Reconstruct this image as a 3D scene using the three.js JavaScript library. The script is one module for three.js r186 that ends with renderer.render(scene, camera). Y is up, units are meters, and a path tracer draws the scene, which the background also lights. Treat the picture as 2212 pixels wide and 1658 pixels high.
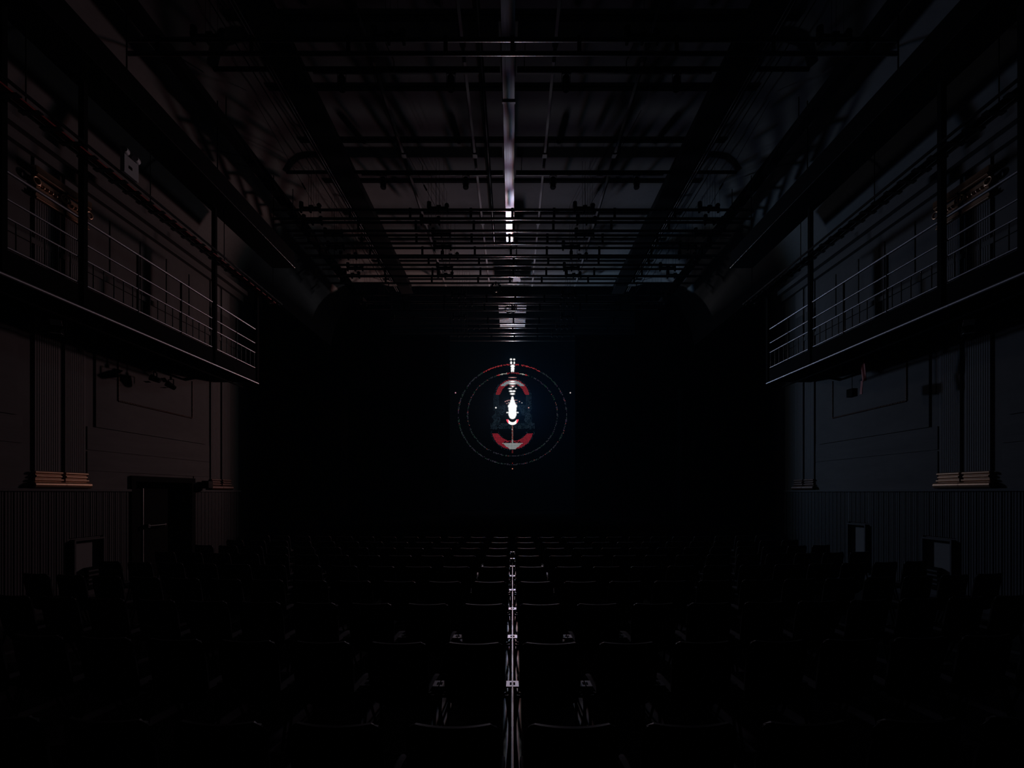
import * as THREE from 'three';
import { mergeGeometries } from 'three/addons/utils/BufferGeometryUtils.js';
import { RoundedBoxGeometry } from 'three/addons/geometries/RoundedBoxGeometry.js';
import { RectAreaLightUniformsLib } from 'three/addons/lights/RectAreaLightUniformsLib.js';

// ---------------------------------------------------------------- camera, light, exposure
const EYE = 1.92;                       // lens height above the hall floor
const scene = new THREE.Scene();
scene.background = new THREE.Color(0x000000);
const camera = new THREE.PerspectiveCamera(2 * Math.atan(1.064) * 180 / Math.PI, 2212 / 1658, 0.05, 80);
camera.position.set(0, EYE, 0);
camera.lookAt(0, EYE, -10);
camera.setViewOffset(2212, 2128, -1, 0, 2212, 1658);   // raised lens: upright walls stay upright

const renderer = new THREE.WebGLRenderer({ antialias: true });
renderer.toneMapping = THREE.LinearToneMapping;
renderer.toneMappingExposure = 1.0;
renderer.shadowMap.enabled = true;
RectAreaLightUniformsLib.init();

const LIT = [];                         // lights of the LED screen, parented to it below
function areaLight(name, w, h, x, y, z, yaw, rgb, power) {
  const l = new THREE.RectAreaLight(new THREE.Color().setRGB(...rgb), power, w, h);
  l.name = name; l.position.set(x, y, z); l.lookAt(x + Math.sin(yaw) * 5, y, z + Math.cos(yaw) * 5);
  LIT.push(l); return l;
}
// the blazing core of the screen picture, and the white column above it; its diodes look warm from one side and cool from the other
const core = new THREE.PointLight(new THREE.Color().setRGB(0.86, 1.0, 0.96), 25);
core.name = 'screen_core_light'; core.position.set(0, EYE + 4.5, -24.7); core.shadow.radius = 12; LIT.push(core);
areaLight('screen_column_light', 0.16, 0.66, 0.01, EYE + 6.9, -24.85, 0, [0.95, 0.93, 1.0], 110);
areaLight('screen_core_light_warm', 0.3, 0.7, -0.05, EYE + 4.5, -24.72, -0.95, [1.0, 0.31, 0.28], 250);
areaLight('screen_core_light_cool', 0.3, 0.7, 0.05, EYE + 4.5, -24.72, 0.95, [0.15, 0.44, 1.0], 220);

// ---------------------------------------------------------------- helpers
let seed = 20240611;
const rnd = () => { seed = (seed * 1664525 + 1013904223) >>> 0; return seed / 4294967296; };
const jit = a => (rnd() - 0.5) * 2 * a;
const used = new Map();
function numbered(n) { const k = used.get(n) || 0; used.set(n, k + 1); return k ? n + '_' + String(k).padStart(3, '0') : n; }
function tag(o, label, category, group, kind) {
  if (label) o.userData.label = label; if (category) o.userData.category = category;
  if (group) o.userData.group = group; if (kind) o.userData.kind = kind; return o;
}
function thing(name, label, category, group) {
  const g = new THREE.Group(); g.name = numbered(name); scene.add(g); return tag(g, label, category, group);
}
function struct(name) { const g = new THREE.Group(); g.name = name; g.userData.kind = 'structure'; scene.add(g); return g; }
const flat = g => { const o = g.index ? g.toNonIndexed() : g; return o; };
function obj(name, geos, mat, parent) {
  const list = Array.isArray(geos) ? geos : [geos];
  const m = new THREE.Mesh(list.length > 1 ? mergeGeometries(list.map(flat)) : list[0], mat);
  m.name = name; parent.add(m); return m;
}
function subgroup(name, parent) { const g = new THREE.Group(); g.name = name; parent.add(g); return g; }
// box by limits: x across the hall, h above the lens, d away from the lens
function slab(x0, x1, h0, h1, d0, d1) {
  const g = new THREE.BoxGeometry(Math.abs(x1 - x0), Math.abs(h1 - h0), Math.abs(d1 - d0));
  g.translate((x0 + x1) / 2, EYE + (h0 + h1) / 2, -(d0 + d1) / 2); return g;
}
const P = (x, h, d) => new THREE.Vector3(x, EYE + h, -d);
function rod(a, b, r, seg = 10, r2 = r) {
  const dir = new THREE.Vector3().subVectors(b, a), len = dir.length();
  const g = new THREE.CylinderGeometry(r2, r, len, seg, 1);
  g.applyQuaternion(new THREE.Quaternion().setFromUnitVectors(new THREE.Vector3(0, 1, 0), dir.normalize()));
  g.translate((a.x + b.x) / 2, (a.y + b.y) / 2, (a.z + b.z) / 2); return g;
}
function bar(a, b, w, t) {             // square bar between two points
  const dir = new THREE.Vector3().subVectors(b, a), len = dir.length();
  const g = new THREE.BoxGeometry(w, len, t);
  g.applyQuaternion(new THREE.Quaternion().setFromUnitVectors(new THREE.Vector3(0, 1, 0), dir.normalize()));
  g.translate((a.x + b.x) / 2, (a.y + b.y) / 2, (a.z + b.z) / 2); return g;
}
function cable(points, r, seg = 24) { return new THREE.TubeGeometry(new THREE.CatmullRomCurve3(points), seg, r, 5, false); }
const cl = (x, a, b) => Math.max(a, Math.min(b, x));
const words = ['', 'first', 'second', 'third', 'fourth', 'fifth', 'sixth', 'seventh', 'eighth', 'ninth', 'tenth', 'eleventh', 'twelfth', 'thirteenth'];

// ---------------------------------------------------------------- materials
function noiseTex(size, cell, lo, hi, s0) {
  let s = s0; const r = () => { s = (s * 1664525 + 1013904223) >>> 0; return s / 4294967296; };
  const data = new Uint8Array(size * size * 4);
  const layers = cell.map(c => { const n = Math.max(1, Math.round(size / c)); return { n, v: Float32Array.from({ length: n * n }, r) }; });
  for (let y = 0; y < size; y++) for (let x = 0; x < size; x++) {
    let a = 0, w = 0;
    layers.forEach(({ n, v }, k) => {
      const fx = x / size * n, fy = y / size * n, ix = Math.floor(fx), iy = Math.floor(fy);
      let tx = fx - ix, ty = fy - iy; tx = tx * tx * (3 - 2 * tx); ty = ty * ty * (3 - 2 * ty);
      const g = (i, j) => v[((j + n) % n) * n + (i + n) % n];
      const q = (g(ix, iy) * (1 - tx) + g(ix + 1, iy) * tx) * (1 - ty) + (g(ix, iy + 1) * (1 - tx) + g(ix + 1, iy + 1) * tx) * ty;
      const wt = 1 / (k + 1); a += q * wt; w += wt;
    });
    const c = lo + (hi - lo) * a / w, o = (y * size + x) * 4;
    data[o] = data[o + 1] = data[o + 2] = Math.round(255 * c); data[o + 3] = 255;
  }
  const t = new THREE.DataTexture(data, size, size); t.wrapS = t.wrapT = THREE.RepeatWrapping;
  t.magFilter = THREE.LinearFilter; t.minFilter = THREE.LinearMipmapLinearFilter; t.generateMipmaps = true; t.colorSpace = THREE.SRGBColorSpace; t.needsUpdate = true; return t;
}
const mottle = noiseTex(256, [64, 16, 4], 0.82, 1.0, 7), grain = noiseTex(256, [24, 3, 1], 0.7, 1.0, 31);
function mat(rgb, roughness, o = {}) { return new THREE.MeshPhysicalMaterial({ color: new THREE.Color().setRGB(...rgb), roughness, ...o }); }
const M = {
  ceiling: mat([0.225, 0.225, 0.225], 0.9, { map: mottle }),
  wall: mat([0.155, 0.146, 0.147], 0.85, { map: mottle }),
  pilaster: mat([0.2, 0.19, 0.195], 0.8),
  wainscot: mat([0.05, 0.048, 0.055], 0.7),
  gold: mat([0.66, 0.41, 0.27], 0.36, { metalness: 0.8 }),
  rope: mat([0.12, 0.05, 0.03], 0.55, { metalness: 0.3 }),
  floor: mat([0.1, 0.092, 0.104], 0.38, { map: grain }),
  blackPaint: mat([0.006, 0.006, 0.0065], 0.27),
  blackMatte: mat([0.003, 0.003, 0.003], 0.95, { specularIntensity: 0.2 }),
  velvet: mat([0.0008, 0.0008, 0.0008], 1.0, { specularIntensity: 0 }),
  steelGrey: mat([0.06, 0.06, 0.065], 0.5, { metalness: 0.4 }),
  galvanized: mat([0.7, 0.75, 0.82], 0.31, { metalness: 1, map: grain }),
  darkSteel: mat([0.005, 0.005, 0.005], 0.24, { ior: 1.9 }),
  railSteel: mat([0.5, 0.5, 0.54], 0.46, { metalness: 0.95 }),
  plate: mat([0.15, 0.15, 0.165], 0.38, { metalness: 0.9 }),
  chairShell: mat([0.004, 0.004, 0.005], 0.58),
  seatFabric: mat([0.022, 0.02, 0.027], 0.9),
  chairLeg: mat([0.004, 0.004, 0.0045], 0.4),
  whitePaint: mat([0.62, 0.65, 0.67], 0.55),
  stripGrey: mat([0.23, 0.225, 0.23], 0.6),
  red: mat([0.5, 0.028, 0.02], 0.6),
  doorPaint: mat([0.006, 0.005, 0.005], 0.9, { specularIntensity: 0.15 }),
  bright: mat([0.5, 0.5, 0.52], 0.35, { metalness: 0.9 }),
  glass: mat([0.75, 0.77, 0.8], 0.2, { metalness: 0.9 }),
};

// ---------------------------------------------------------------- the hall shell
const WALL = 8, CEIL = 9.1, STAGE_AT = 14.0, LEG_IN = 2.8, LEG_TOP = 7.0, BACK = 27.5, REAR = -4;
const floor = struct('floor');
obj('floor_boards', slab(-9, 9, -EYE - 0.3, -EYE, REAR - 0.5, BACK + 0.5), M.floor, floor);

const ceiling = struct('ceiling');
{
  // flat middle, coved down to the side walls; solid 0.25 thick
  const inner = [[-WALL, 6.2]];
  for (let k = 1; k <= 14; k++) { const a = Math.PI - k / 14 * Math.PI / 2; inner.push([-5.5 + 2.5 * Math.cos(a), 6.2 + 2.9 * Math.sin(a)]); }
  const right = inner.slice().reverse().map(([x, h]) => [-x, h]);
  const prof = inner.concat(right);
  const sh = new THREE.Shape();
  prof.forEach(([x, h], i) => i ? sh.lineTo(x, h) : sh.moveTo(x, h));
  sh.lineTo(WALL + 0.4, 6.2); sh.lineTo(WALL + 0.4, 9.5); sh.lineTo(-WALL - 0.4, 9.5); sh.lineTo(-WALL - 0.4, 6.2);
  const g = new THREE.ExtrudeGeometry(sh, { depth: 20.4 - REAR, bevelEnabled: false, curveSegments: 4 });
  g.translate(0, EYE, -20.4);
  const uv = g.attributes.uv; for (let i = 0; i < uv.count; i++) uv.setXY(i, uv.getX(i) / 3, uv.getY(i) / 3);
  obj('coved_plaster', g, M.ceiling, ceiling);
  obj('stage_soffit', slab(-WALL - 0.4, WALL + 0.4, CEIL, 9.5, 20.4, BACK + 0.4), M.velvet, ceiling);
  for (const s of [-1, 1]) obj('end_return', slab(s * 5.4, s * 8.3, 4.6, 9.3, 20.4, 20.44), M.velvet, ceiling);
  for (let k = 0; k < 12; k++) { const d = 4.16 + 1.55 * k; if (d < 20.2) obj('purlin', slab(-5.5, 5.5, CEIL - 0.03, CEIL + 0.01, d, d + 0.1), M.blackMatte, ceiling); }
}
const front = struct('wall_front'); obj('wall_body', slab(-WALL - 0.4, WALL + 0.4, -EYE, 9.5, BACK, BACK + 0.3), M.velvet, front);
const rear = struct('wall_back'); obj('wall_body', slab(-WALL - 0.4, WALL + 0.4, -EYE, 9.5, REAR - 0.3, REAR), M.blackMatte, rear);

function holedWall(s, openings) {
  const cuts = [...new Set([REAR - 0.3, BACK + 0.3, ...openings.flatMap(o => [o.d0, o.d1])])].sort((a, b) => a - b), out = [];
  for (let i = 0; i + 1 < cuts.length; i++) {
    const o = openings.find(q => q.d0 <= cuts[i] && q.d1 >= cuts[i + 1]);
    const x0 = s * WALL, x1 = s * (WALL + 0.45);
    if (!o) out.push(slab(x0, x1, -EYE, 6.2, cuts[i], cuts[i + 1]));
    else { out.push(slab(x0, x1, o.h1, 6.2, cuts[i], cuts[i + 1])); if (o.h0 > -EYE) out.push(slab(x0, x1, -EYE, o.h0, cuts[i], cuts[i + 1])); out.push(slab(s * (WALL + o.deep), x1, o.h0, o.h1, cuts[i], cuts[i + 1])); }
  }
  return out;
}
const DOOR = { d0: 9.77, d1: 11.51, h0: -EYE, h1: 0.30, deep: 0.3 };
const niches = { '-1': [{ d0: 8.40, d1: 8.97, h0: -EYE + 0.12, h1: -0.88, deep: 0.012 }], 1: [{ d0: 8.38, d1: 8.94, h0: -EYE + 0.12, h1: -0.88, deep: 0.012 }, { d0: 10.42, d1: 10.93, h0: -EYE + 0.12, h1: -0.74, deep: 0.012 }] };
const slatShape = (d0, d1, h0, h1, s) => {
  const out = []; let k = 0;
  for (let d = d0; d < d1 - 0.02; d += 0.046) { const w = (k++ % 3 === 2) ? 0.020 : 0.030; out.push(slab(s * (WALL - 0.025), s * WALL, h0, h1, d, Math.min(d + w, d1))); }
  return out;
};
for (const s of [-1, 1]) {
  const wall = struct(s < 0 ? 'wall_left' : 'wall_right');
  const ni = niches[s];
  obj('wall_body', holedWall(s, s < 0 ? [...ni, DOOR] : ni), M.wall, wall);
  // ribbed wainscot up to about eye height, stopping at the openings
  const cuts = [...ni.map(n => ({ ...n, pad: 0.06 })), ...(s < 0 ? [{ ...DOOR, pad: 0.1 }] : [])].sort((a, b) => a.d0 - b.d0);
  let at = 3; const ribs = [];
  for (const c of cuts) {
    ribs.push(...slatShape(at, c.d0 - c.pad, -EYE + 0.1, 0.03, s));
    if (c.h1 < 0) ribs.push(...slatShape(c.d0 - c.pad, c.d1 + c.pad, c.h1 + 0.06, 0.03, s));
    at = c.d1 + c.pad;
  }
  ribs.push(...slatShape(at, 13.6, -EYE + 0.1, 0.03, s));
  tag(obj('wainscot_ribs', ribs, M.wainscot, wall), 'narrow dark vertical ribs of the wainscot', null, null, 'stuff');
  const rails = s < 0 ? [[3, DOOR.d0 - 0.1], [DOOR.d1 + 0.1, 13.6]] : [[3, 13.6]];
  for (const [a, b] of rails) {
    obj('chair_rail', slab(s * (WALL - 0.05), s * WALL, 0.03, 0.075, a, b), M.wainscot, wall);
    obj('skirting', slab(s * (WALL - 0.04), s * WALL, -EYE, -EYE + 0.1, a, b), M.wainscot, wall);
  }
  // raised plaster boards with open joints between them
  const board = (name, h0, h1, d0, d1, t) => obj(name, slab(s * (WALL - t), s * (WALL + 0.01), h0, h1, d0, d1), M.wall, wall);
  for (const [a, b, c] of [[3.0, 7.55, 7.46], [8.70, 12.2, 12.05]]) {
    if (s > 0 || a < 8) board('wall_board', 0.075, 0.785, a, b, 0.012);
    else { board('wall_board', 0.42, 0.785, a, b, 0.012); board('wall_board', 0.075, 0.415, a, DOOR.d0 - 0.1, 0.012); board('wall_board', 0.075, 0.415, DOOR.d1 + 0.1, b, 0.012); }
    board('wall_board', 0.815, 1.25, a, b, 0.012);
    board('wall_panel', 1.262, 2.8, Math.max(a, a < 8 ? 3 : 8.87), c, 0.022);
  }
  // rope moulding round the inner panel
  const beads = (a, b, n) => { const out = []; for (let k = 0; k < n; k++) { const g = new THREE.SphereGeometry(0.021, 8, 6); g.scale(0.9, 1, 1); const p = new THREE.Vector3().lerpVectors(a, b, (k + 0.5) / n); g.translate(p.x, p.y, p.z); out.push(g); } out.push(rod(a, b, 0.012, 6)); return out; };
  const X = s * (WALL - 0.022);
  obj('rope_moulding', beads(P(X, 1.86, 9.37), P(X, 1.86, 11.53), 54), M.rope, wall);
  obj('rope_moulding', beads(P(X, 1.86, 9.37), P(X, 2.78, 9.37), 24), M.rope, wall);
  obj('rope_moulding', beads(P(X, 1.86, 11.53), P(X, 2.78, 11.53), 24), M.rope, wall);
  // fluted pilasters with gilt bases and capitals
  for (const [d0, d1] of [[7.73, 8.163], [8.256, 8.65], [12.25, 12.6], [12.72, 13.06]]) {
    const pil = subgroup('pilaster', wall), xf = s * (WALL - 0.02), shaft = [slab(s * WALL, xf, 0.36, 5.6, d0, d1)];
    const n = 11, w = (d1 - d0) / n;
    for (let k = 0; k < n; k++) shaft.push(slab(xf, s * (WALL - 0.027), 0.38, 4.9, d0 + k * w + 0.001, d0 + (k + 0.68) * w));
    obj('shaft', shaft, M.pilaster, pil);
    const torus = (h, r, out, e) => rod(P(s * (WALL - out), h, d0 - e), P(s * (WALL - out), h, d1 + e), r, 16);
    const base = [torus(0.135, 0.055, 0.05, 0.055), slab(s * WALL, s * (WALL - 0.05), 0.078, 0.19, d0 - 0.03, d1 + 0.03), torus(0.222, 0.02, 0.045, 0.03), slab(s * WALL, s * (WALL - 0.04), 0.19, 0.36, d0 - 0.005, d1 + 0.005), torus(0.282, 0.022, 0.04, 0.005), torus(0.345, 0.024, 0.04, 0.02)];
    tag(obj('base', base, d0 < 10 ? M.gold : M.rope, pil), d0 < 10 ? 'gilt rounded base mouldings' : 'dull red-brown base mouldings');
    if (d0 > 10) continue;
    const cap = [slab(s * WALL, s * (WALL - 0.06), 4.92, 5.0, d0 - 0.02, d1 + 0.02), torus(4.93, 0.02, 0.06, 0.02), torus(5.06, 0.022, 0.06, 0), slab(s * WALL, s * (WALL - 0.05), 5.0, 5.26, d0, d1), torus(5.32, 0.03, 0.08, 0.03), slab(s * WALL, s * (WALL - 0.1), 5.34, 5.44, d0 - 0.05, d1 + 0.05)];
    for (let k = 0; k < 6; k++) { const g = new THREE.SphereGeometry(0.026, 8, 6); g.scale(1, 1.3, 1); g.translate(s * (WALL - 0.06), EYE + 5.16, -(d0 + (k + 0.5) / 6 * (d1 - d0))); cap.push(g); }
    for (const dd of [d0 - 0.02, d1 + 0.02]) { const g = new THREE.TorusGeometry(0.06, 0.02, 6, 14); g.rotateY(Math.PI / 2); g.translate(s * (WALL - 0.07), EYE + 5.2, -dd); cap.push(g); }
    tag(obj('capital', cap, M.gold, pil), 'gilt scrolled capital');
  }
  obj('cornice', [slab(s * WALL, s * (WALL - 0.1), 5.6, 5.78, 0, 13.6), slab(s * WALL, s * (WALL - 0.22), 5.78, 5.9, 0, 13.6)], M.wall, wall);
  obj('upper_dado', slab(s * WALL, s * (WALL - 0.03), 4.15, 4.25, 0, 13.6), M.wall, wall);
  for (const d of [9.2, 9.95, 10.7, 11.45]) obj('upper_panel', slab(s * WALL, s * (WALL - 0.012), 4.35, 5.4, d, d + 0.66), M.wall, wall);
  // niche boxes standing proud of the ribs
  for (const n of ni) {
    const f = subgroup('niche_frame', wall), xo = s * (WALL - 0.085), xi = s * WALL, t = 0.03;
    obj('frame_board', slab(xi, xo, n.h1, n.h1 + t, n.d0 - t, n.d1 + t), M.wainscot, f);
    obj('frame_board', slab(xi, xo, n.h0, n.h1, n.d0 - t, n.d0), M.wainscot, f);
    obj('frame_board', slab(xi, xo, n.h0, n.h1, n.d1, n.d1 + t), M.wainscot, f);
    obj('niche_back', slab(s * (WALL - 0.004), s * (WALL + 0.011), n.h0, n.h1, n.d0, n.d1), M.pilaster, f);
  }
}
// double door on the left
{
  const door = struct('door_1');
  const x = -(WALL + 0.22), fr = [slab(-WALL - 0.3, -WALL + 0.05, 0.24, 0.36, DOOR.d0 - 0.1, DOOR.d1 + 0.1)];
  for (const d of [[DOOR.d0 - 0.1, DOOR.d0 + 0.02], [DOOR.d1 - 0.02, DOOR.d1 + 0.1]]) fr.push(slab(-WALL - 0.3, -WALL + 0.05, -EYE, 0.24, d[0], d[1]));
  obj('door_frame', fr, M.doorPaint, door);
  const mid = 10.27;
  [[DOOR.d0 + 0.025, mid - 0.004], [mid + 0.004, DOOR.d1 - 0.025]].forEach(([a, b], k) => {
    const leaf = subgroup('door_leaf', door);
    obj('leaf_panel', slab(x - 0.05, x, -EYE + 0.01, 0.235, a, b), M.doorPaint, leaf);
    if (k) obj('edge_strip', slab(x, x + 0.02, -EYE + 0.02, 0.1, a + 0.005, a + 0.022), M.bright, leaf);
    if (k) obj('push_bar', [rod(P(x + 0.09, -0.74, a + 0.07), P(x + 0.09, -0.74, b - 0.62), 0.018, 8), slab(x, x + 0.1, -0.78, -0.70, a + 0.05, a + 0.11), slab(x, x + 0.1, -0.77, -0.71, b - 0.66, b - 0.62)], M.steelGrey, leaf);
  });
}

// ---------------------------------------------------------------- stage end
{
  const st = thing('stage_platform', 'wide black stage platform below the glowing screen', 'stage');
  obj('deck', slab(-7.9, 7.9, -1.06, -1.0, STAGE_AT, BACK - 0.02), M.velvet, st);
  obj('front_skirt', slab(-7.9, 7.9, -EYE, -1.06, STAGE_AT + 0.05, STAGE_AT + 0.12), M.velvet, st);
  const drape = (x0, h0, h1, d0, d1) => {
    const n = Math.round((d1 - d0) / 0.06), g = new THREE.PlaneGeometry(1, 1, n, 1), p = g.attributes.position;
    const g2 = new THREE.PlaneGeometry(1, 1, n, 1), q = g2.attributes.position;
    for (let i = 0; i < p.count; i++) {
      const u = p.getX(i) + 0.5, v = p.getY(i) + 0.5, d = d0 + u * (d1 - d0), x = x0 + 0.07 * Math.sin(d * 14) + 0.02 * Math.sin(d * 37);
      p.setXYZ(i, x, EYE + h0 + v * (h1 - h0), -d); q.setXYZ(i, x + 0.012, EYE + h0 + v * (h1 - h0), -d);
    }
    g.computeVertexNormals(); g2.computeVertexNormals(); return [g, g2];
  };
  for (const s of [-1, 1]) {
    const c = thing('side_curtain', s < 0 ? 'black pleated stage curtain along the wall with the double door' : 'black pleated stage curtain along the wall with the red sash', 'curtain');
    obj('cloth', drape(s * 7.62, -0.99, 6.1, 14.1, BACK - 0.3), M.velvet, c);
    obj('curtain_rail', rod(P(s * 7.62, 6.14, 14.0), P(s * 7.62, 6.14, BACK - 0.2), 0.025, 8), M.blackMatte, c);
    // leg drape hung across the wing, its inner edge beside the screen
    const w = thing('leg_curtain', s < 0 ? 'tall black leg drape masking the wing on the double-door side of the screen' : 'tall black leg drape masking the wing on the red-sash side of the screen', 'curtain');
    const n = 90, make = off => {
      const g = new THREE.PlaneGeometry(1, 1, n, 1), p = g.attributes.position;
      for (let i = 0; i < p.count; i++) { const u = p.getX(i) + 0.5, v = p.getY(i) + 0.5, x = LEG_IN + u * (7.35 - LEG_IN); p.setXYZ(i, s * x, EYE - 0.99 + v * (LEG_TOP + 0.99), -(20.7 + off + 0.06 * Math.sin(x * 15) + 0.02 * Math.sin(x * 41))); }
      g.computeVertexNormals(); return g;
    };
    obj('cloth', [make(0), make(0.012)], M.velvet, w);
    obj('curtain_pipe', rod(P(s * (LEG_IN - 0.05), LEG_TOP + 0.02, 20.7), P(s * 7.4, LEG_TOP + 0.02, 20.7), 0.024, 8), M.blackMatte, w);
    for (const x of [3.6, 5.5, 7.2]) obj('hanging_line', rod(P(s * x, LEG_TOP, 20.7), P(s * x, CEIL, 20.7), 0.006, 5), M.blackMatte, w);
  }
}

// ---------------------------------------------------------------- LED screen
const SD = 25.0;                         // distance of the screen
{
  const N = 170, TEX = 2048, SPAN = 290;   // LEDs a side, texels a side, and the extent in drawing units (1 unit = 25 mm)
  const grid = new Float32Array(N * N * 3);
  const put = (i, j, c) => { if (i < 0 || j < 0 || i >= N || j >= N) return; const o = (j * N + i) * 3; for (let k = 0; k < 3; k++) grid[o + k] = Math.max(grid[o + k], c[k]); };
  const noise = (i, j, k = 0) => { const q = Math.sin(i * 127.1 + j * 311.7 + k * 74.7) * 43758.5453; return q - Math.floor(q); };
  const ell = (x, y, cx, cy, rx, ry) => Math.hypot((x - cx) / rx, (y - cy) / ry);
  for (let j = 0; j < N; j++) for (let i = 0; i < N; i++) {
    const x = (i + 0.5) / N * SPAN - SPAN / 2, y = (j + 0.5) / N * SPAN - SPAN / 2 + 5;   // y down, ring centre at 0
    const set = (r, g, b) => put(i, j, [r, g, b]);
    const ax = Math.abs(x), n1 = noise(i, j), n2 = noise(i, j, 1), n3 = noise(Math.floor(i / 4), Math.floor(j / 4), 2);
    // two thin rings
    for (const [rx, ry, wide, first] of [[117, 108, 0.011, 62], [97, 89.5, 0.0125, 36]]) {
      const e = Math.abs(ell(x, y, 0, 0, rx, ry) - 1);
      if (e < wide) {
        const red = y < 0 && ax < first * (0.85 + 0.3 * n3);
        if (red ? n1 < 0.8 : n1 < 0.72) { if (red) set(0.55 + 0.25 * n2, 0.16 + 0.08 * n2, 0.18 + 0.08 * n2); else if (n2 < 0.06) set(0.5, 0.24, 0.24); else set(0.12 + 0.1 * n3, 0.14 + 0.1 * n2, 0.16 + 0.09 * n3); }
        if (first === 36 && y < -80 && ((x > -27 && x < -12) || (x > 16 && x < 27))) set(0.75, 0.75, 0.7);
      }
    }
    // upper crescent
    const o1 = ell(x, y, 0, -39, 36, 37), i1 = ell(x, y, 0, -33, 28, 33);
    if (o1 < 1 && i1 > 1 && y < -42) { const edge = o1 > 0.94 || i1 < 1.05; if (!edge && ax < 25 && y < -62) set(0.62, 0.68, 0.70); else set(0.52 + 0.12 * n1, 0.15, 0.18); }
    // lower crescent
    const o2 = ell(x, y, 0, 32, 45, 43), i2 = ell(x, y, 0, 22, 37, 35);
    if (o2 < 1 && i2 > 1 && y > 40) { if (y > 61 && ax < 23 - (y - 61) * 1.25) set(0.66, 0.68, 0.68); else if (!(y > 58 && y < 61 && ax < 19 && n1 < 0.6)) set(0.52 + 0.12 * n1, 0.14, 0.19); }
    // the faint pear-shaped body
    let body = false;
    if (y > -46 && y < -10 && ax > 29.5 - (y > -20 ? (y + 20) * 0.6 : 0) && ax < 41) body = true;
    if (y >= -20 && y < 32) { const outer = 40 + Math.max(0, (y + 4) * 0.16) + 2.5 * Math.sin(y * 0.35), inner = 11 + (y + 20) * 0.46; if (ax < outer && ax > inner && (y < 2 || ax > outer - 16)) body = true; }
    if (y > 18 && y < 31 && ax < 47 && ax > 3) body = true;
    if (Math.abs(o1 - 1.04) < 0.05 && y < -46) body = body || n1 < 0.5;
    if (Math.abs(o2 - 1.03) < 0.04 && y > 34) body = body || n1 < 0.5;
    if (Math.abs(i2 - 0.97) < 0.04 && y > 34 && ax > 20) body = body || n1 < 0.5;
    if (body && n2 < 0.8) set(0.05 + 0.07 * n3, 0.085 + 0.08 * n3, 0.11 + 0.09 * n3);
    // thread below the core
    if (ax < 0.9 && y > 24 && y < 60) set(0.5, n1 < 0.4 ? 0.45 : 0.22, n1 < 0.4 ? 0.43 : 0.2);
    if (ax < 0.9 && y > 76 && y < 84) set(0.35, 0.12, 0.12);
    if (ax < 2 && y > 54 && y < 64) set(0.6, 0.6, 0.6);
  }
  const data = new Uint8Array(TEX * TEX * 4), cell = TEX / N;
  // overdriven places where neighbouring diodes run together: [x, y, half width, half height, tint]
  const W = [1, 1, 1], Pk = [1, 0.72, 0.72];
  const blobs = [
    [-3.2, -119.2, 2.6, 2.2, W], [3.6, -119, 2.5, 2.0, W], [-2.8, -111.8, 2.4, 3.4, W], [3.8, -111.6, 1.8, 3.2, W],
    [0.4, -104.5, 4.8, 3.6, W], [0.4, -99, 4.1, 4.2, W], [-1.6, -94.5, 2.0, 3.2, W], [2, -94.5, 1.9, 3.2, W],
    [0, -80, 7.2, 0.8, Pk], [0, -71.5, 6, 1.9, W], [0, -69.5, 10, 0.9, Pk], [0, -66.5, 8.5, 1.7, W], [0, -61.8, 5.4, 1.3, Pk], [0.5, -60.2, 2.6, 1.6, W],
    [-4.8, -56.3, 4.2, 1.3, W], [7.4, -56.4, 1.9, 1.2, W], [-3.2, -50.4, 4.4, 2.2, W], [3, -50.4, 3.8, 2.2, W], [0, -44.6, 5.2, 2.3, W],
    [0, -34, 3.2, 5.6, W], [0, -28, 5.2, 6, W], [0, -23, 7, 6, W], [0, -12, 9, 11, W], [0, -1, 9, 9, W], [0, -31, 9, 0.7, Pk], [0, -25.2, 9, 0.8, Pk], [0, -18, 10.2, 6.6, W], [0, -8, 8.4, 8, W], [0, -4.5, 11, 3.2, W], [-11.6, -4.3, 1.7, 1.7, W], [11.6, -4.3, 1.7, 1.7, W], [0, 3.5, 7.4, 6.5, W],
    [-15.4, -28, 1.2, 0.8, Pk], [-11.2, -29.6, 2.2, 0.7, Pk], [15.2, -28, 1.2, 0.8, Pk], [20.4, -25.3, 0.9, 0.9, W], [-8, -25.2, 1.2, 0.9, W], [-12.2, -23.6, 1.1, 0.6, Pk],
    [-35.8, -14.8, 1.8, 1.8, W], [35, -14.8, 1.2, 1.2, Pk], [-123, -47, 1.3, 1.2, [1, 0.7, 0.8]], [125, -47, 1.4, 1.3, [1, 0.93, 0.93]], [0, 117, 1.1, 1.0, [1, 0.6, 0.5]], [0, 105, 0.7, 0.7, [0.7, 0.15, 0.12]], [-0.6, 32, 0.9, 0.9, W],
  ];
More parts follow.
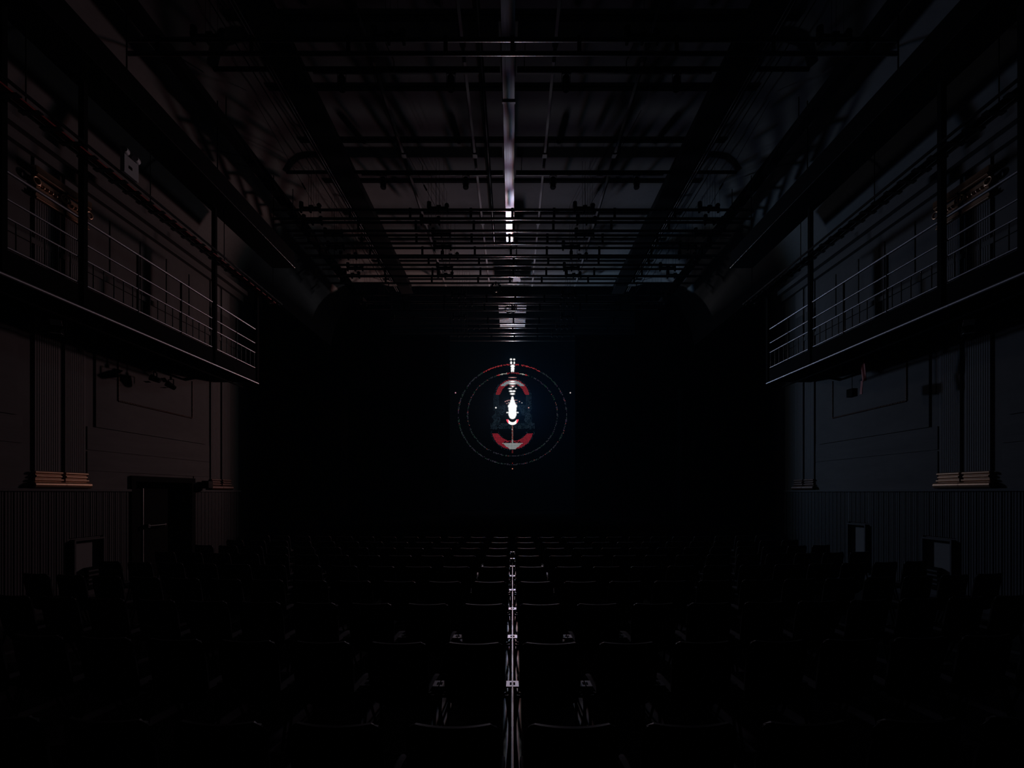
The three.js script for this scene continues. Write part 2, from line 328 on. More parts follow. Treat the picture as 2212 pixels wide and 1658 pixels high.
  for (let ty = 0; ty < TEX; ty++) for (let tx = 0; tx < TEX; tx++) {
    const i = Math.floor(tx / cell), j = Math.floor(ty / cell), ux = (tx + 0.5) / cell - i - 0.5, uy = (ty + 0.5) / cell - j - 0.5;
    const x = (tx + 0.5) / TEX * SPAN - SPAN / 2, y = (ty + 0.5) / TEX * SPAN - SPAN / 2 + 5;
    let c = [0, 0, 0];
    if (i < N && j < N && Math.hypot(ux, uy) < 0.41) { const o = (j * N + i) * 3; c = [grid[o], grid[o + 1], grid[o + 2]]; }
    for (const [bx, by, rx, ry, t] of blobs) { if (Math.abs(x - bx) > rx + 2 || Math.abs(y - by) > ry + 2) continue; const e = (Math.hypot((x - bx) / rx, (y - by) / ry) - 1) * Math.min(rx, ry), w = cl(0.5 - e / 1.6, 0, 1); if (w > 0) c = [Math.max(c[0], w * t[0]), Math.max(c[1], w * t[1]), Math.max(c[2], w * t[2])]; }
    const so = ell(x, y, 0, 8, 13.6, 14.6), si = ell(x, y, 0, 3.2, 10.4, 13.2);
    if (so < 1 && si > 1 && y > 10.5) { const t = Math.abs(x) < 8.6 ? W : [1, 0.32, 0.4]; c = t.map((v, k) => Math.max(v, c[k])); }
    const o = ((TEX - 1 - ty) * TEX + tx) * 4;
    data[o] = c[0] * 255; data[o + 1] = c[1] * 255; data[o + 2] = c[2] * 255; data[o + 3] = 255;
  }
  const t = new THREE.DataTexture(data, TEX, TEX); t.colorSpace = THREE.SRGBColorSpace; t.magFilter = THREE.LinearFilter; t.minFilter = THREE.LinearMipmapLinearFilter; t.generateMipmaps = true; t.needsUpdate = true;
  const led = thing('led_screen', 'black LED screen showing two thin rings, red and white crescents and a blazing white core', 'screen');
  const size = SPAN * 0.025, cy = EYE + 169 * 0.025 - 5 * 0.025;
  const face = new THREE.PlaneGeometry(size, size); face.translate(0, cy, -SD + 0.002);
  obj('display', face, new THREE.MeshPhysicalMaterial({ color: 0x000000, roughness: 1, specularIntensity: 0, emissive: 0xffffff, emissiveIntensity: 1.0, emissiveMap: t }), led);
  const hs = size / 2, X = [-hs, hs];
  obj('cabinet', (() => { const g = new THREE.BoxGeometry(size + 0.1, size + 0.1, 0.12); g.translate(0, cy, -SD - 0.062); return g; })(), M.velvet, led);
  for (const x of X) obj('frame_rail', (() => { const g = new THREE.BoxGeometry(0.05, size + 0.1, 0.14); g.translate(x + Math.sign(x) * 0.025, cy, -SD - 0.06); return g; })(), M.velvet, led);
  for (const x of [-2.4, 0, 2.4]) obj('hanging_strap', rod(new THREE.Vector3(x, cy + hs + 0.02, -SD - 0.06), new THREE.Vector3(x, EYE + CEIL, -SD - 0.06), 0.012, 6), M.blackMatte, led);
  for (const l of LIT) led.add(l);
}

// ---------------------------------------------------------------- roof steel, ducts and pipes
for (const s of [-1, 1]) {
  const side = s < 0 ? 'double-door' : 'red-sash';
  const g = thing('roof_girder', `long black roof girder on the ${side} side of the flat ceiling`, 'girder', null);
  obj('lower_flange', slab(s * 4.35, s * 4.86, 8.72, 8.76, 2, 20.3), M.blackMatte, g);
  obj('web', [slab(s * 4.42, s * 4.45, 8.76, CEIL, 2, 20.3), slab(s * 4.76, s * 4.79, 8.76, CEIL, 2, 20.3)], M.blackMatte, g);
  const rails = thing('conduit_pair', `thin paired conduits clipped along the ${side} roof girder`, 'conduit');
  for (const x of [4.93, 5.0]) obj('conduit', rod(P(s * x, 8.7, 3), P(s * x, 8.7, 20), 0.013, 8), M.steelGrey, rails);
  for (let d = 5; d < 20; d += 2.5) obj('clip', slab(s * 4.87, s * 5.03, 8.71, 8.73, d, d + 0.04), M.steelGrey, rails);
  const cb = thing('cove_beam', `slim black beam running along the ${side} cove`, 'beam');
  obj('beam_body', slab(s * 6.2, s * 6.42, 7.95, 8.15, 2, 20.2), M.blackMatte, cb);
  for (let d = 4; d < 20; d += 3.1) obj('hanger', rod(P(s * 6.31, 8.15, d), P(s * 6.31, 8.72, d), 0.012, 6), M.blackMatte, cb);
  const eg = thing('edge_duct', `big black duct above the ${side} gallery`, 'duct');
  obj('duct_body', slab(s * 6.32, s * 6.95, 6.5, 6.95, 1, 13.4), M.blackMatte, eg);
  obj('lower_edge', rod(P(s * 6.305, 6.51, 1), P(s * 6.305, 6.51, 13.4), 0.012, 8), M.darkSteel, eg);
  for (let d = 3; d < 13; d += 2.4) obj('hanger', rod(P(s * 6.5, 6.95, d), P(s * 6.5, 8.63, d), 0.012, 6), M.blackMatte, eg);
  const w = thing('stay_cable', `taut dark cable beside the ${side} roof girder`, 'cable');
  obj('wire', rod(P(s * 5.35, 8.68, 3), P(s * 5.35, 8.68, 20), 0.012, 6), M.blackMatte, w);
  for (const d of [3, 20]) obj('anchor', rod(P(s * 5.35, 8.66, d), P(s * 5.35, 9.12, d), 0.02, 6), M.blackMatte, w);
}
{
  const b = thing('centre_duct', 'bright galvanized flat duct running down the middle of the ceiling', 'duct');
  for (const [d0, d1] of [[1, 10.4], [10.42, 16.2]]) obj('duct_section', slab(-0.212, 0.047, 8.78, 8.99, d0, d1), M.galvanized, b);
  obj('joint_flange', slab(-0.232, 0.067, 8.76, 9.0, 10.385, 10.435), M.galvanized, b);
  for (const d of [3, 6, 9, 12, 15]) for (const x of [-0.19, 0.03]) obj('hanger_rod', rod(P(x, 8.98, d), P(x, CEIL, d), 0.006, 6), M.steelGrey, b);
  const p = thing('sprinkler_pipe', 'dark round pipe running beside the bright centre duct', 'pipe');
  obj('pipe_body', rod(P(-0.62, 8.6, 1), P(-0.62, 8.6, 16), 0.048, 14), M.blackPaint, p);
  for (const d of [4.5, 8, 11, 14]) obj('pipe_hanger', rod(P(-0.62, 8.64, d), P(-0.62, CEIL, d), 0.008, 6), M.blackPaint, p);
  for (const [x, nm] of [[-2.9, 'the double-door girder'], [-1.0, 'the dark sprinkler pipe'], [0.86, 'the bright centre duct'], [2.72, 'the red-sash girder']]) {
    const c = thing('ceiling_strip', `pale flat wiring strip under the ceiling next to ${nm}`, 'conduit', 'pale ceiling strips');
    obj('strip', slab(x - 0.03, x + 0.03, 9.0, 9.02, 2, 20.2), M.stripGrey, c);
    for (const d of [9.2, 12.3, 15.4]) obj('junction_box', slab(x - 0.06, x + 0.06, 8.985, 9.02, d, d + 0.14), M.stripGrey, c);
  }
}

// lighting pipes with pendant downlights
[[9.76, 'nearer the seats'], [12.9, 'nearer the pipe battens']].forEach(([d, where], r) => {
  const t = thing('lighting_pipe', `long dark lighting pipe with slotted channel under the ceiling, ${where}`, 'pipe');
  obj('pipe', rod(P(-6.3, 8.93, d), P(-0.26, 8.93, d), 0.045, 12), M.blackMatte, t); obj('pipe', rod(P(0.1, 8.93, d), P(6.25, 8.93, d), 0.045, 12), M.blackMatte, t);
  for (const [a, b] of [[-4.2, -0.26], [0.1, 4.2]]) obj('slotted_channel', slab(a, b, 8.835, 8.88, d - 0.02, d + 0.02), M.steelGrey, t);
  for (const x of [-5.2, -2.5, 0.25, 2.4, 5.2]) obj('pipe_hanger', rod(P(x, 8.95, d), P(x, CEIL, d), 0.01, 6), M.blackMatte, t);
  [[-3.6, 'nearest the double-door girder'], [-1.3, 'beside the sprinkler pipe'], [1.13, 'beside the bright centre duct'], [3.46, 'nearest the red-sash girder']].forEach(([x, nm]) => {
    const p = thing('pendant_downlight', `black cylindrical downlight ${nm}, on the lighting pipe ${where}`, 'lamp', 'downlights on the lighting pipes');
    p.position.copy(P(x, 8.635, d));
    const L = (a, b, c) => new THREE.Vector3(a, b, c);
    obj('housing', new THREE.CylinderGeometry(0.075, 0.078, 0.24, 18), M.blackMatte, p);
    obj('lower_ring', (() => { const g = new THREE.CylinderGeometry(0.082, 0.07, 0.035, 18); g.translate(0, -0.135, 0); return g; })(), M.blackMatte, p);
    obj('top_cap', (() => { const g = new THREE.CylinderGeometry(0.05, 0.075, 0.03, 18); g.translate(0, 0.135, 0); return g; })(), M.blackMatte, p);
    obj('yoke', [rod(L(-0.09, -0.05, 0), L(-0.09, 0.2, 0), 0.006, 5), rod(L(0.09, -0.05, 0), L(0.09, 0.2, 0), 0.006, 5), rod(L(-0.095, 0.2, 0), L(0.095, 0.2, 0), 0.006, 5)], M.blackMatte, p);
    obj('lead', cable([L(0, 0.15, 0), L(0.05, 0.17, 0.01), L(0.1, 0.2, 0), L(0.16, 0.22, 0)], 0.005, 10), M.blackMatte, p);
  });
});

// ---------------------------------------------------------------- pipe battens: two stacked pipes with perforated spacers, hung from hoists
const battens = [7.94, 12.72, 13.31, 13.98, 14.70, 15.30, 16.08, 16.63, 18.30, 19.10, 20.60, 21.80, 22.90];
battens.forEach((d, k) => {
  const rank = battens.length - k, half = d < 17 ? 6.6 : 6.2;
  const b = thing('pipe_batten', `black double-pipe batten, ${words[rank]} from the glowing screen`, 'batten', 'black pipe battens across the hall');
  obj('upper_pipe', rod(P(-half, 7.77, d), P(half, 7.77, d), 0.036, 20), M.darkSteel, b);
  obj('lower_pipe', rod(P(-half, 7.53, d), P(half, 7.53, d), 0.036, 20), M.darkSteel, b);
  const off = k < 2 ? 0 : jit(0.12);
  for (const x of [0, 1.14, -1.14, 2.8, -2.8, 4.45, -4.45, 6.05, -6.05]) {
    const sp = obj('spacer', slab(x + off - 0.035, x + off + 0.035, 7.5, 7.8, d - 0.05, d - 0.044), M.blackMatte, b);
    if (Math.abs(x) < 3) { const holes = []; for (let q = 0; q < 4; q++) { const g = new THREE.CylinderGeometry(0.008, 0.008, 0.012, 8); g.rotateX(Math.PI / 2); g.translate(x + off, EYE + 7.57 + q * 0.055, -(d - 0.047)); holes.push(g); } obj('bolt_row', holes, M.steelGrey, sp); }
  }
  for (const s of [-1, 1]) [[2.15, 'inner'], [5.5, 'outer']].forEach(([x0, pos]) => {
    if (d > 21.5 && pos === 'outer') return;
    const x = s * x0 + jit(0.35), h = thing('batten_hoist', `black lift-line hoist, ${pos} one on the ${s < 0 ? 'double-door' : 'red-sash'} side of the ${words[rank]} batten from the screen`, 'hoist', 'hoists on the pipe battens');
    h.position.copy(P(x, 7.77, d));
    const V = (a, c, e) => new THREE.Vector3(a, c, e);
    obj('beam', (() => { const g = new RoundedBoxGeometry(0.56, 0.05, 0.05, 2, 0.01); g.translate(0, 0.06, 0); return g; })(), M.blackMatte, h);
    obj('motor', (() => { const g = new THREE.CylinderGeometry(0.055, 0.06, 0.15, 12); g.translate(-0.25, 0.14, 0); return g; })(), M.blackMatte, h);
    obj('pulley', (() => { const g = new THREE.CylinderGeometry(0.06, 0.06, 0.05, 14); g.rotateX(Math.PI / 2); g.translate(0.24, 0.12, 0); return g; })(), M.blackMatte, h);
    obj('brake', (() => { const g = new RoundedBoxGeometry(0.12, 0.05, 0.06, 2, 0.012); g.translate(0.02, 0.1, 0); return g; })(), M.blackMatte, h);
    for (const q of [-0.26, 0, 0.26]) obj('clamp', (() => { const g = new RoundedBoxGeometry(0.05, 0.13, 0.09, 2, 0.01); g.translate(q, -0.005, 0); return g; })(), M.blackMatte, h);
    const top = pos === 'outer' ? (8.95 - 7.77) : CEIL - 7.77;
    for (const q of [-0.05, 0.03, 0.16]) obj('lift_line', rod(V(q, 0.06, 0), V(q, top, 0), 0.004, 4), M.steelGrey, h);
  });
});

// slanting stays from the first far batten up to the ceiling
for (const s of [-1, 1]) [[2.1, 3.05, 9.06, 10.96, 'inner'], [5.4, 5.9, 8.98, 10.6, 'outer']].forEach(([x0, x1, h1, d1, pos]) => {
  const w = thing('stay_wire', `thin dark stay wire slanting up from the ${pos} hoist on the ${s < 0 ? 'double-door' : 'red-sash'} side`, 'cable');
  obj('wire', rod(P(s * x0, 7.83, 12.72), P(s * x1, h1, d1), 0.006, 5), M.blackMatte, w);
  obj('turnbuckle', (() => { const a = P(s * x0, 7.83, 12.72), b = P(s * x1, h1, d1); return rod(a.clone().lerp(b, 0.2), a.clone().lerp(b, 0.26), 0.022, 8); })(), M.blackMatte, w);
});

// ---------------------------------------------------------------- things hung above the stage edge
{
  const makePanel = (label, d0, d1, notch) => {
    const t = thing('reflector_panel', label, 'panel'), h = 8.02;
    obj('sheet', slab(-0.6, 0.6, h, h + 0.02, d0, d1), M.whitePaint, t);
    for (let k = 0; k < 4; k++) { const d = d0 + (k + 0.5) / 4 * (d1 - d0); obj('rib', slab(-0.6, 0.6, h - 0.035, h, d - 0.02, d + 0.02), M.whitePaint, t); }
    if (notch) obj('centre_box', slab(-0.17, 0.2, h - 0.09, h, d0 - 0.02, d0 + 0.3), M.blackMatte, t);
    for (const x of [-0.5, 0.5]) for (const d of [d0 + 0.1, d1 - 0.1]) obj('hanger_wire', rod(P(x, h + 0.02, d), P(x, CEIL, d), 0.005, 5), M.blackMatte, t);
  };
  makePanel('white ribbed panel with dark centre box hung above the battens', 19.65, 20.65, true);
  makePanel('white ribbed panel closer to the glowing screen, hung above the battens', 21.35, 22.35, false);
  const p = thing('projector', 'small white projector hung above the pipe battens in line with the centre duct', 'projector');
  p.position.copy(P(0.15, 8.0, 17.3)); p.rotation.y = 0.1;
  obj('housing', (() => { const q = new THREE.Shape(); q.moveTo(-0.13, -0.34); q.lineTo(0.07, -0.36); q.lineTo(0.15, -0.05); q.lineTo(0.12, 0.34); q.lineTo(-0.1, 0.36); q.lineTo(-0.14, 0.1); q.closePath(); const g = new THREE.ExtrudeGeometry(q, { depth: 0.14, bevelEnabled: true, bevelSize: 0.012, bevelThickness: 0.012, bevelSegments: 2 }); g.rotateX(-Math.PI / 2); g.translate(0, -0.08, 0); return g; })(), M.whitePaint, p);
  obj('lens_tube', (() => { const g = new THREE.CylinderGeometry(0.045, 0.05, 0.08, 16); g.rotateX(Math.PI / 2); g.translate(0.0, 0.0, -0.4); return g; })(), M.blackPaint, p);
  obj('vent', (() => { const g = new THREE.BoxGeometry(0.07, 0.006, 0.1); g.translate(0.05, -0.094, -0.1); return g; })(), M.blackMatte, p);
  obj('bracket', (() => { const g = new THREE.BoxGeometry(0.04, 1.02, 0.04); g.translate(0, 0.58, 0); return g; })(), M.blackMatte, p);
  const loops = (name, label, cx, ch, d, n, rx, rh) => {
    const t = thing(name, label, 'cable');
    for (let k = 0; k < n; k++) {
      const pts = [], rr = 0.75 + 0.35 * rnd(), ox = jit(0.05);
      for (let q = 0; q <= 14; q++) { const a = q / 14 * Math.PI * 2 + Math.PI / 2; pts.push(P(cx + ox + rx * rr * Math.cos(a), ch + rh * rr * (Math.sin(a) - 1), d + jit(0.05))); }
      obj('cable_loop', cable(pts, 0.011, 40), M.blackPaint, t);
    }
    obj('tie', slab(cx - 0.03, cx + 0.03, ch - 0.04, ch + 0.06, d - 0.04, d + 0.04), M.blackMatte, t);
  };
  loops('cable_coil', 'coil of dark cable hung beside the white projector', -0.6, 7.52, 16.66, 6, 0.2, 0.19);
  loops('cable_coil', 'tangle of dark cable hung below the white ribbed panel', -0.1, 7.8, 19.3, 6, 0.22, 0.15);
}

// ---------------------------------------------------------------- side galleries
for (const s of [-1, 1]) {
  const side = s < 0 ? 'double door' : 'red sash', X = s * 6.8, Z0 = 2.0, Z1 = 12.36;
  const g = thing('side_gallery', `black steel gallery with railing along the wall above the ${side}`, 'gallery');
  obj('deck', slab(s * 6.82, s * 7.98, 2.95, 3.1, Z0, Z1), M.blackMatte, g);
  obj('fascia', slab(s * 6.78, s * 6.84, 2.93, 3.26, Z0, Z1), M.blackMatte, g);
  obj('lower_lip', rod(P(s * 6.79, 2.915, Z0), P(s * 6.79, 2.915, Z1), 0.024, 12), M.railSteel, g);
  for (const h of [3.30, 3.70, 3.95, 4.32]) obj('rail', rod(P(X, h, Z0), P(X, h, Z1), h > 4 ? 0.022 : 0.016, 10), M.railSteel, g);
  for (let d = 4.0; d < Z1 - 0.1; d += 0.195) obj('baluster', rod(P(X, 3.30, d), P(X, 3.70, d), 0.009, 6), M.blackPaint, g);
  for (const d of [6.16, 7.33, 10.56, 12.3]) obj('post', slab(X - 0.045, X + 0.045, 2.95, d > 12 ? 5.3 : 6.49, d - 0.035, d + 0.035), M.blackMatte, g);
  for (const d of [8.4, 9.5, 11.4]) obj('stanchion', rod(P(X, 3.1, d), P(X, 4.32, d), 0.02, 8), M.blackPaint, g);
  for (let d = 4.5; d < Z1; d += 1.35) obj('bracket', bar(P(s * 7.98, 2.75, d), P(s * 7.0, 2.94, d), 0.05, 0.08), M.blackMatte, g);

  const up = thing('under_gallery_pipe', `grey pipe slung under the gallery above the ${side}`, 'pipe');
  obj('pipe_body', rod(P(s * 7.1, 2.78, Z0), P(s * 7.1, 2.78, Z1 - 0.2), 0.022, 10), M.blackMatte, up);
  for (let d = 4.9; d < Z1; d += 1.35) obj('clip', slab(s * 7.085, s * 7.115, 2.78, 2.948, d - 0.02, d + 0.02), M.blackMatte, up);

  // ladder cable tray above the gallery
  const tr = thing('cable_tray', s < 0 ? 'black ladder cable tray with red cables above the double-door gallery' : 'black ladder cable tray above the red-sash gallery', 'cable tray');
  for (const x of [6.42, 6.72]) obj('side_rail', slab(s * (x - 0.012), s * (x + 0.012), 5.225, 5.265, Z0, 12.9), M.darkSteel, tr);
  obj('edge_tube', rod(P(s * 6.745, 5.24, Z0), P(s * 6.745, 5.24, 12.2), 0.012, 8), M.railSteel, tr);
  for (let d = 3.2; d < 12.8; d += 0.28) obj('rung', slab(s * 6.43, s * 6.71, 5.17, 5.19, d, d + 0.07), M.blackPaint, tr);
  for (let d = 4.1; d < 12.8; d += 2.15) obj('drop_rod', rod(P(s * 6.57, 5.2, d), P(s * 6.57, 6.495, d), 0.008, 6), M.blackMatte, tr);
  const cab = thing('cable_run', s < 0 ? 'flat red cables lying in the tray above the double-door gallery' : 'dark cables lying in the tray above the red-sash gallery', 'cable');
  for (const x of [6.50, 6.535, 6.57, 6.605, 6.66]) obj('cable', rod(P(s * x, 5.207, Z0 + 0.2), P(s * (x + jit(0.004)), 5.207, 12.7), 0.016, 6), s < 0 && x < 6.65 ? M.red : M.blackMatte, cab);

  // lamps hung below the gallery
  const spot = (x, d, h, label, turn) => {
    const t = thing('stage_spotlight', label, 'lamp', 'spotlights under the galleries'); t.position.copy(P(s * x, h, d)); t.rotation.y = turn; t.scale.setScalar(0.7);
    const body = new THREE.CylinderGeometry(0.07, 0.1, 0.26, 16); body.rotateX(Math.PI / 2 + 0.4);
    obj('body', body, M.blackMatte, t);
    obj('yoke', [bar(new THREE.Vector3(-0.12, 0, 0), new THREE.Vector3(-0.12, 0.2, 0), 0.012, 0.03), bar(new THREE.Vector3(0.12, 0, 0), new THREE.Vector3(0.12, 0.2, 0), 0.012, 0.03), bar(new THREE.Vector3(-0.12, 0.2, 0), new THREE.Vector3(0.12, 0.2, 0), 0.012, 0.03)], M.blackMatte, t);
    obj('clamp', (() => { const q = new RoundedBoxGeometry(0.05, 0.1, 0.05, 2, 0.01); q.translate(0, 0.24, 0); return q; })(), M.blackMatte, t);
    obj('drop_stem', rod(new THREE.Vector3(0, 0.26, 0), new THREE.Vector3(0, (2.945 - h) / 0.7, 0), 0.012, 6), M.blackMatte, t);
    for (const a of [-1, 1]) obj('barn_door', (() => { const q = new THREE.BoxGeometry(0.2, 0.005, 0.14); q.rotateX(a * 0.5 + 0.4); q.translate(0, a * 0.12 + 0.02, -0.2); return q; })(), h > 2.5 ? M.whitePaint : M.blackMatte, t);
  };
  spot(7.3, 7.45, 2.6, `black spotlight with pale flaps, hung below the ${side} gallery`, 2.6 * s);
  if (s < 0) { spot(7.6, 9.85, 2.42, 'black spotlight under the double-door gallery, over the rope-moulded panel', 1.9); spot(7.6, 10.3, 2.38, 'tilted black spotlight under the double-door gallery, just past the rope-moulded panel edge', 2.8); }
}
// emergency light on the left tray
{
  const t = thing('emergency_light', 'white emergency light box with two round lamp heads on the cable tray', 'lamp');
  t.position.copy(P(-6.37, 5.4, 7.7));
  obj('box', (() => { const g = new RoundedBoxGeometry(0.07, 0.30, 0.30, 2, 0.012); return g; })(), M.whitePaint, t);
  obj('window', (() => { const g = new THREE.BoxGeometry(0.006, 0.05, 0.06); g.translate(0.037, -0.02, 0.02); return g; })(), M.blackMatte, t);
  for (const z of [-0.1, 0.12]) {
    const hd = subgroup('lamp_head', t); hd.position.set(0.02, 0.21, z); hd.rotation.y = 0.5;
    obj('shell', (() => { const g = new THREE.CylinderGeometry(0.065, 0.045, 0.08, 16); g.rotateX(-Math.PI / 2); return g; })(), M.whitePaint, hd);
    obj('lens', (() => { const g = new THREE.IcosahedronGeometry(0.055, 1); g.scale(1, 1, 0.35); g.translate(0, 0, -0.042); return g; })(), M.glass, hd);
  }
  const w = thing('wall_speaker', 'small black wall speaker beside the double door', 'speaker');
  obj('cabinet', (() => { const g = new RoundedBoxGeometry(0.17, 0.2, 0.2, 2, 0.015); g.translate(-7.86, EYE + 0.21, -11.92); return g; })(), M.blackMatte, w);
  obj('grille', (() => { const g = new THREE.BoxGeometry(0.008, 0.17, 0.17); g.translate(-7.772, EYE + 0.21, -11.92); return g; })(), M.blackPaint, w);
  obj('bracket', slab(-7.99, -7.94, 0.16, 0.26, 11.88, 11.96), M.blackMatte, w);
  const r = thing('red_sash', 'narrow red cloth sash hanging under the gallery', 'sash');
  obj('cloth', (() => {
    const g = new THREE.BoxGeometry(0.012, 0.36, 0.1, 1, 8, 4), p = g.attributes.position;
    for (let i = 0; i < p.count; i++) p.setX(i, p.getX(i) + 0.012 * Math.sin(p.getZ(i) * 60 + p.getY(i) * 9));
    g.computeVertexNormals(); g.translate(7.3, EYE + 2.5, -9.62); return g;
  })(), M.red, r);
  obj('tail', (() => { const g = new THREE.BoxGeometry(0.012, 0.28, 0.06, 1, 6, 3), p = g.attributes.position; for (let i = 0; i < p.count; i++) p.setX(i, p.getX(i) + 0.01 * Math.sin(p.getY(i) * 14)); g.computeVertexNormals(); g.translate(7.3, EYE + 2.2, -9.68); return g; })(), M.red, r);
  obj('tie', rod(P(7.3, 2.66, 9.62), P(7.3, 2.96, 9.62), 0.006, 6), M.red, r);
  const lb = thing('control_box', 'small dark box hanging beside the red sash under the gallery', 'box');
  obj('case', slab(7.3, 7.42, 2.08, 2.25, 9.95, 10.12), M.blackMatte, lb);
  obj('cord', rod(P(7.36, 2.25, 10.03), P(7.36, 2.95, 10.03), 0.006, 6), M.blackMatte, lb);
  for (const [s, nd, lab] of [[-1, 8.62, 'small dark vent box standing in the niche near the double door'], [1, 8.6, 'small dark vent box standing in the niche nearest the paired pilasters']]) {
    const v = thing('vent_box', lab, 'box');
    obj('case', slab(s * 7.92, s * 7.99, -EYE + 0.12, -EYE + 0.52, nd, nd + 0.25), M.blackMatte, v);
    for (let k = 0; k < 4; k++) obj('fin', slab(s * 7.905, s * 7.92, -EYE + 0.2 + k * 0.08, -EYE + 0.23 + k * 0.08, nd + 0.02, nd + 0.23), M.steelGrey, v);
  }
}

// ---------------------------------------------------------------- seating
function shellGeo(fn, nu, nv, th) {   // closed thin shell: fn(u,v) -> Vector3, thickened along its normal
  const pos = [], idx = [], e = 1e-3, id = (f, i, j) => f * (nu + 1) * (nv + 1) + j * (nu + 1) + i;
  for (let f = 0; f < 2; f++) for (let j = 0; j <= nv; j++) for (let i = 0; i <= nu; i++) {
    const u = i / nu, v = j / nv, p = fn(u, v), a = fn(Math.min(1, u + e), v).sub(fn(Math.max(0, u - e), v)), b = fn(u, Math.min(1, v + e)).sub(fn(u, Math.max(0, v - e)));
    const n = a.cross(b).normalize().multiplyScalar(f ? -th / 2 : th / 2); p.add(n); pos.push(p.x, p.y, p.z);
  }
  const quad = (a, b, c, d) => idx.push(a, b, c, a, c, d);
  for (let j = 0; j < nv; j++) for (let i = 0; i < nu; i++) { quad(id(0, i, j), id(0, i + 1, j), id(0, i + 1, j + 1), id(0, i, j + 1)); quad(id(1, i, j), id(1, i, j + 1), id(1, i + 1, j + 1), id(1, i + 1, j)); }
  for (let i = 0; i < nu; i++) { quad(id(0, i, 0), id(1, i, 0), id(1, i + 1, 0), id(0, i + 1, 0)); quad(id(0, i, nv), id(0, i + 1, nv), id(1, i + 1, nv), id(1, i, nv)); }
  for (let j = 0; j < nv; j++) { quad(id(0, 0, j), id(0, 0, j + 1), id(1, 0, j + 1), id(1, 0, j)); quad(id(0, nu, j), id(1, nu, j), id(1, nu, j + 1), id(0, nu, j + 1)); }
  const g = new THREE.BufferGeometry(); g.setAttribute('position', new THREE.Float32BufferAttribute(pos, 3));
  g.setAttribute('uv', new THREE.Float32BufferAttribute(new Float32Array(pos.length / 3 * 2), 2)); g.setIndex(idx);
  const q = g.toNonIndexed(); q.computeVertexNormals(); return q;
}
const backGeo = shellGeo((u, v) => {
  const s = u * 2 - 1, a = Math.abs(s), w = 0.205 + 0.018 * Math.sin(v * Math.PI * 0.8) - (v > 0.93 ? 0.012 * ((v - 0.93) / 0.07) ** 2 : 0) - (v < 0.15 ? 0.03 * ((0.15 - v) / 0.15) ** 2 : 0);
  const top = 0.844 + 0.007 * a * a - 0.02 * cl((a - 0.92) / 0.08, 0, 1) ** 2, bot = 0.375 - 0.025 * (1 - a * a);
  return new THREE.Vector3(s * w, bot + (top - bot) * v, 0.185 + 0.085 * v + 0.03 * Math.max(0, 0.25 - v) * -1 - 0.034 * a * a);
}, 14, 12, 0.016);
const seatGeo = shellGeo((u, v) => {
  const s = u * 2 - 1, a = Math.abs(s), w = 0.205 + 0.035 * v - (v > 0.85 ? 0.03 * ((v - 0.85) / 0.15) ** 2 : 0);
  return new THREE.Vector3(s * w, 0.435 + 0.012 * a * a - 0.02 * cl((v - 0.75) / 0.25, 0, 1) ** 2 - 0.02 * (1 - v), 0.19 - 0.43 * v + 0.02 * a * a * v);
}, 12, 10, 0.03);
const V3 = (x, y, z) => new THREE.Vector3(x, y, z);
const rearLeg = s => [rod(V3(s * 0.257, 0, 0.235), V3(s * 0.257, 0.457, 0.115), 0.0115, 8), rod(V3(s * 0.257, 0.44, 0.12), V3(s * 0.19, 0.44, 0.17), 0.01, 8)];
const frontLeg = s => [rod(V3(s * 0.255, 0, -0.22), V3(s * 0.215, 0.43, -0.06), 0.0115, 8)];
const legGeo = { r1: mergeGeometries(rearLeg(1).map(flat)), l1: mergeGeometries(rearLeg(-1).map(flat)), r0: frontLeg(1)[0], l0: frontLeg(-1)[0] };
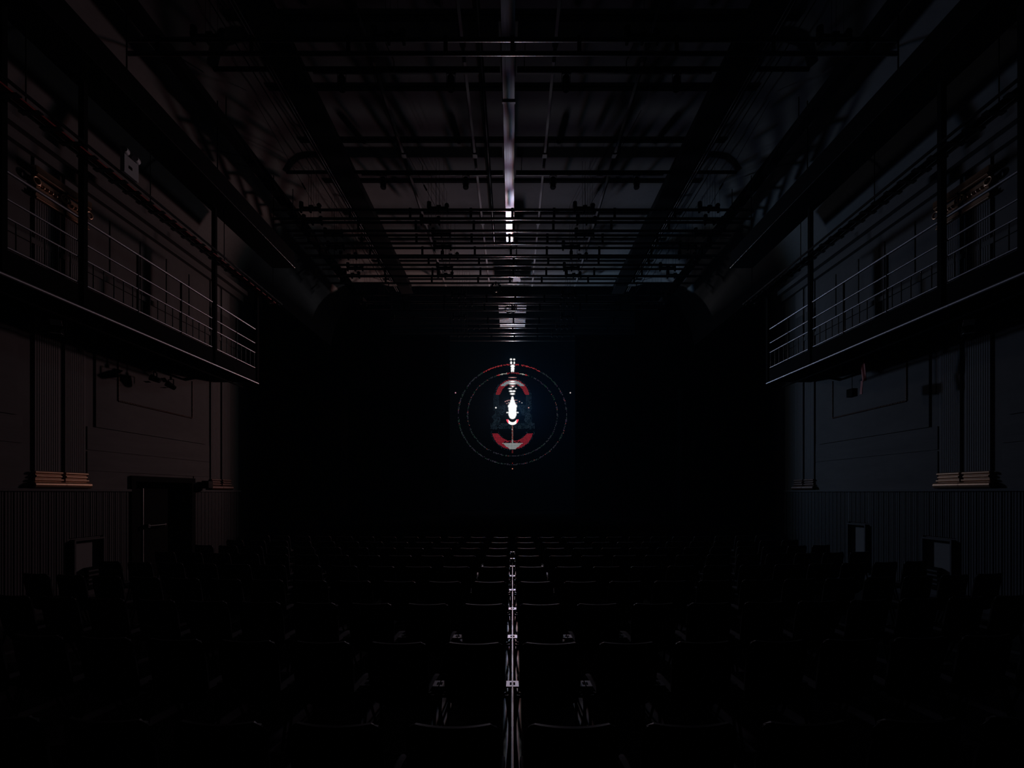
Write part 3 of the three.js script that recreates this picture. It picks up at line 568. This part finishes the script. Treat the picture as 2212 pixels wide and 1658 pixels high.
const crossGeo = mergeGeometries([rod(V3(-0.258, 0.405, 0.115), V3(0.258, 0.405, 0.115), 0.011, 8), rod(V3(-0.215, 0.405, -0.07), V3(0.215, 0.405, -0.07), 0.011, 8)].map(flat));
const linkGeo = s => { const g = new THREE.BoxGeometry(0.042, 0.012, 0.105); g.translate(s * 0.2495, 0.468, 0.05); return g; };
const slotGeo = s => { const g = new THREE.BoxGeometry(0.014, 0.004, 0.035); g.translate(s * 0.262, 0.4755, 0.05); return g; };
const links = { 1: [linkGeo(1), slotGeo(1)], '-1': [linkGeo(-1), slotGeo(-1)] };
function makeChair() {
  const g = new THREE.Group(); g.name = 'stacking_chair';
  obj('backrest', backGeo, M.chairShell, g); obj('seat', seatGeo, M.seatFabric, g);
  for (const k of ['l1', 'r1', 'l0', 'r0']) obj('leg', legGeo[k], M.chairLeg, g);
  obj('seat_frame', crossGeo, M.chairLeg, g);
  for (const s of [-1, 1]) { const p = obj('link_plate', links[s][0], M.plate, g); obj('link_slot', links[s][1], M.blackMatte, p); }
  return g;
}
const chair0 = makeChair();
const tops = [504, 325, 240.5, 192, 159.7, 136, 119.7, 107, 96].map(v => 1070 / v);   // distance of each row of backs
const PITCH = 0.55;
tops.forEach((d0, r) => {
  const n = [6, 8, 10, 12, 12, 12, 12, 12, 12][r], rank = tops.length - r;
  for (const s of [-1, 1]) for (let k = 0; k < n; k++) {
    const x = s * (PITCH / 2 + k * PITCH), c = chair0.clone();
    c.name = numbered('stacking_chair');
    c.position.set(x, 0, -(d0 + 0.27 + x * x / 70)); c.rotation.y = x / 35;
    tag(c, `black chair, ${words[rank]} row from stage, ${words[k + 1]} seat from centre gap toward the ${s < 0 ? 'door' : 'red-sash'} wall`, 'chair', 'linked black chairs facing the stage');
    scene.add(c);
  }
});

// ---------------------------------------------------------------- finish
scene.fog = new THREE.FogExp2(new THREE.Color().setRGB(0.27, 0.63, 1.0), 0.0010);
scene.traverse(o => { if (o.isMesh) { o.castShadow = true; o.receiveShadow = true; } });
renderer.render(scene, camera);
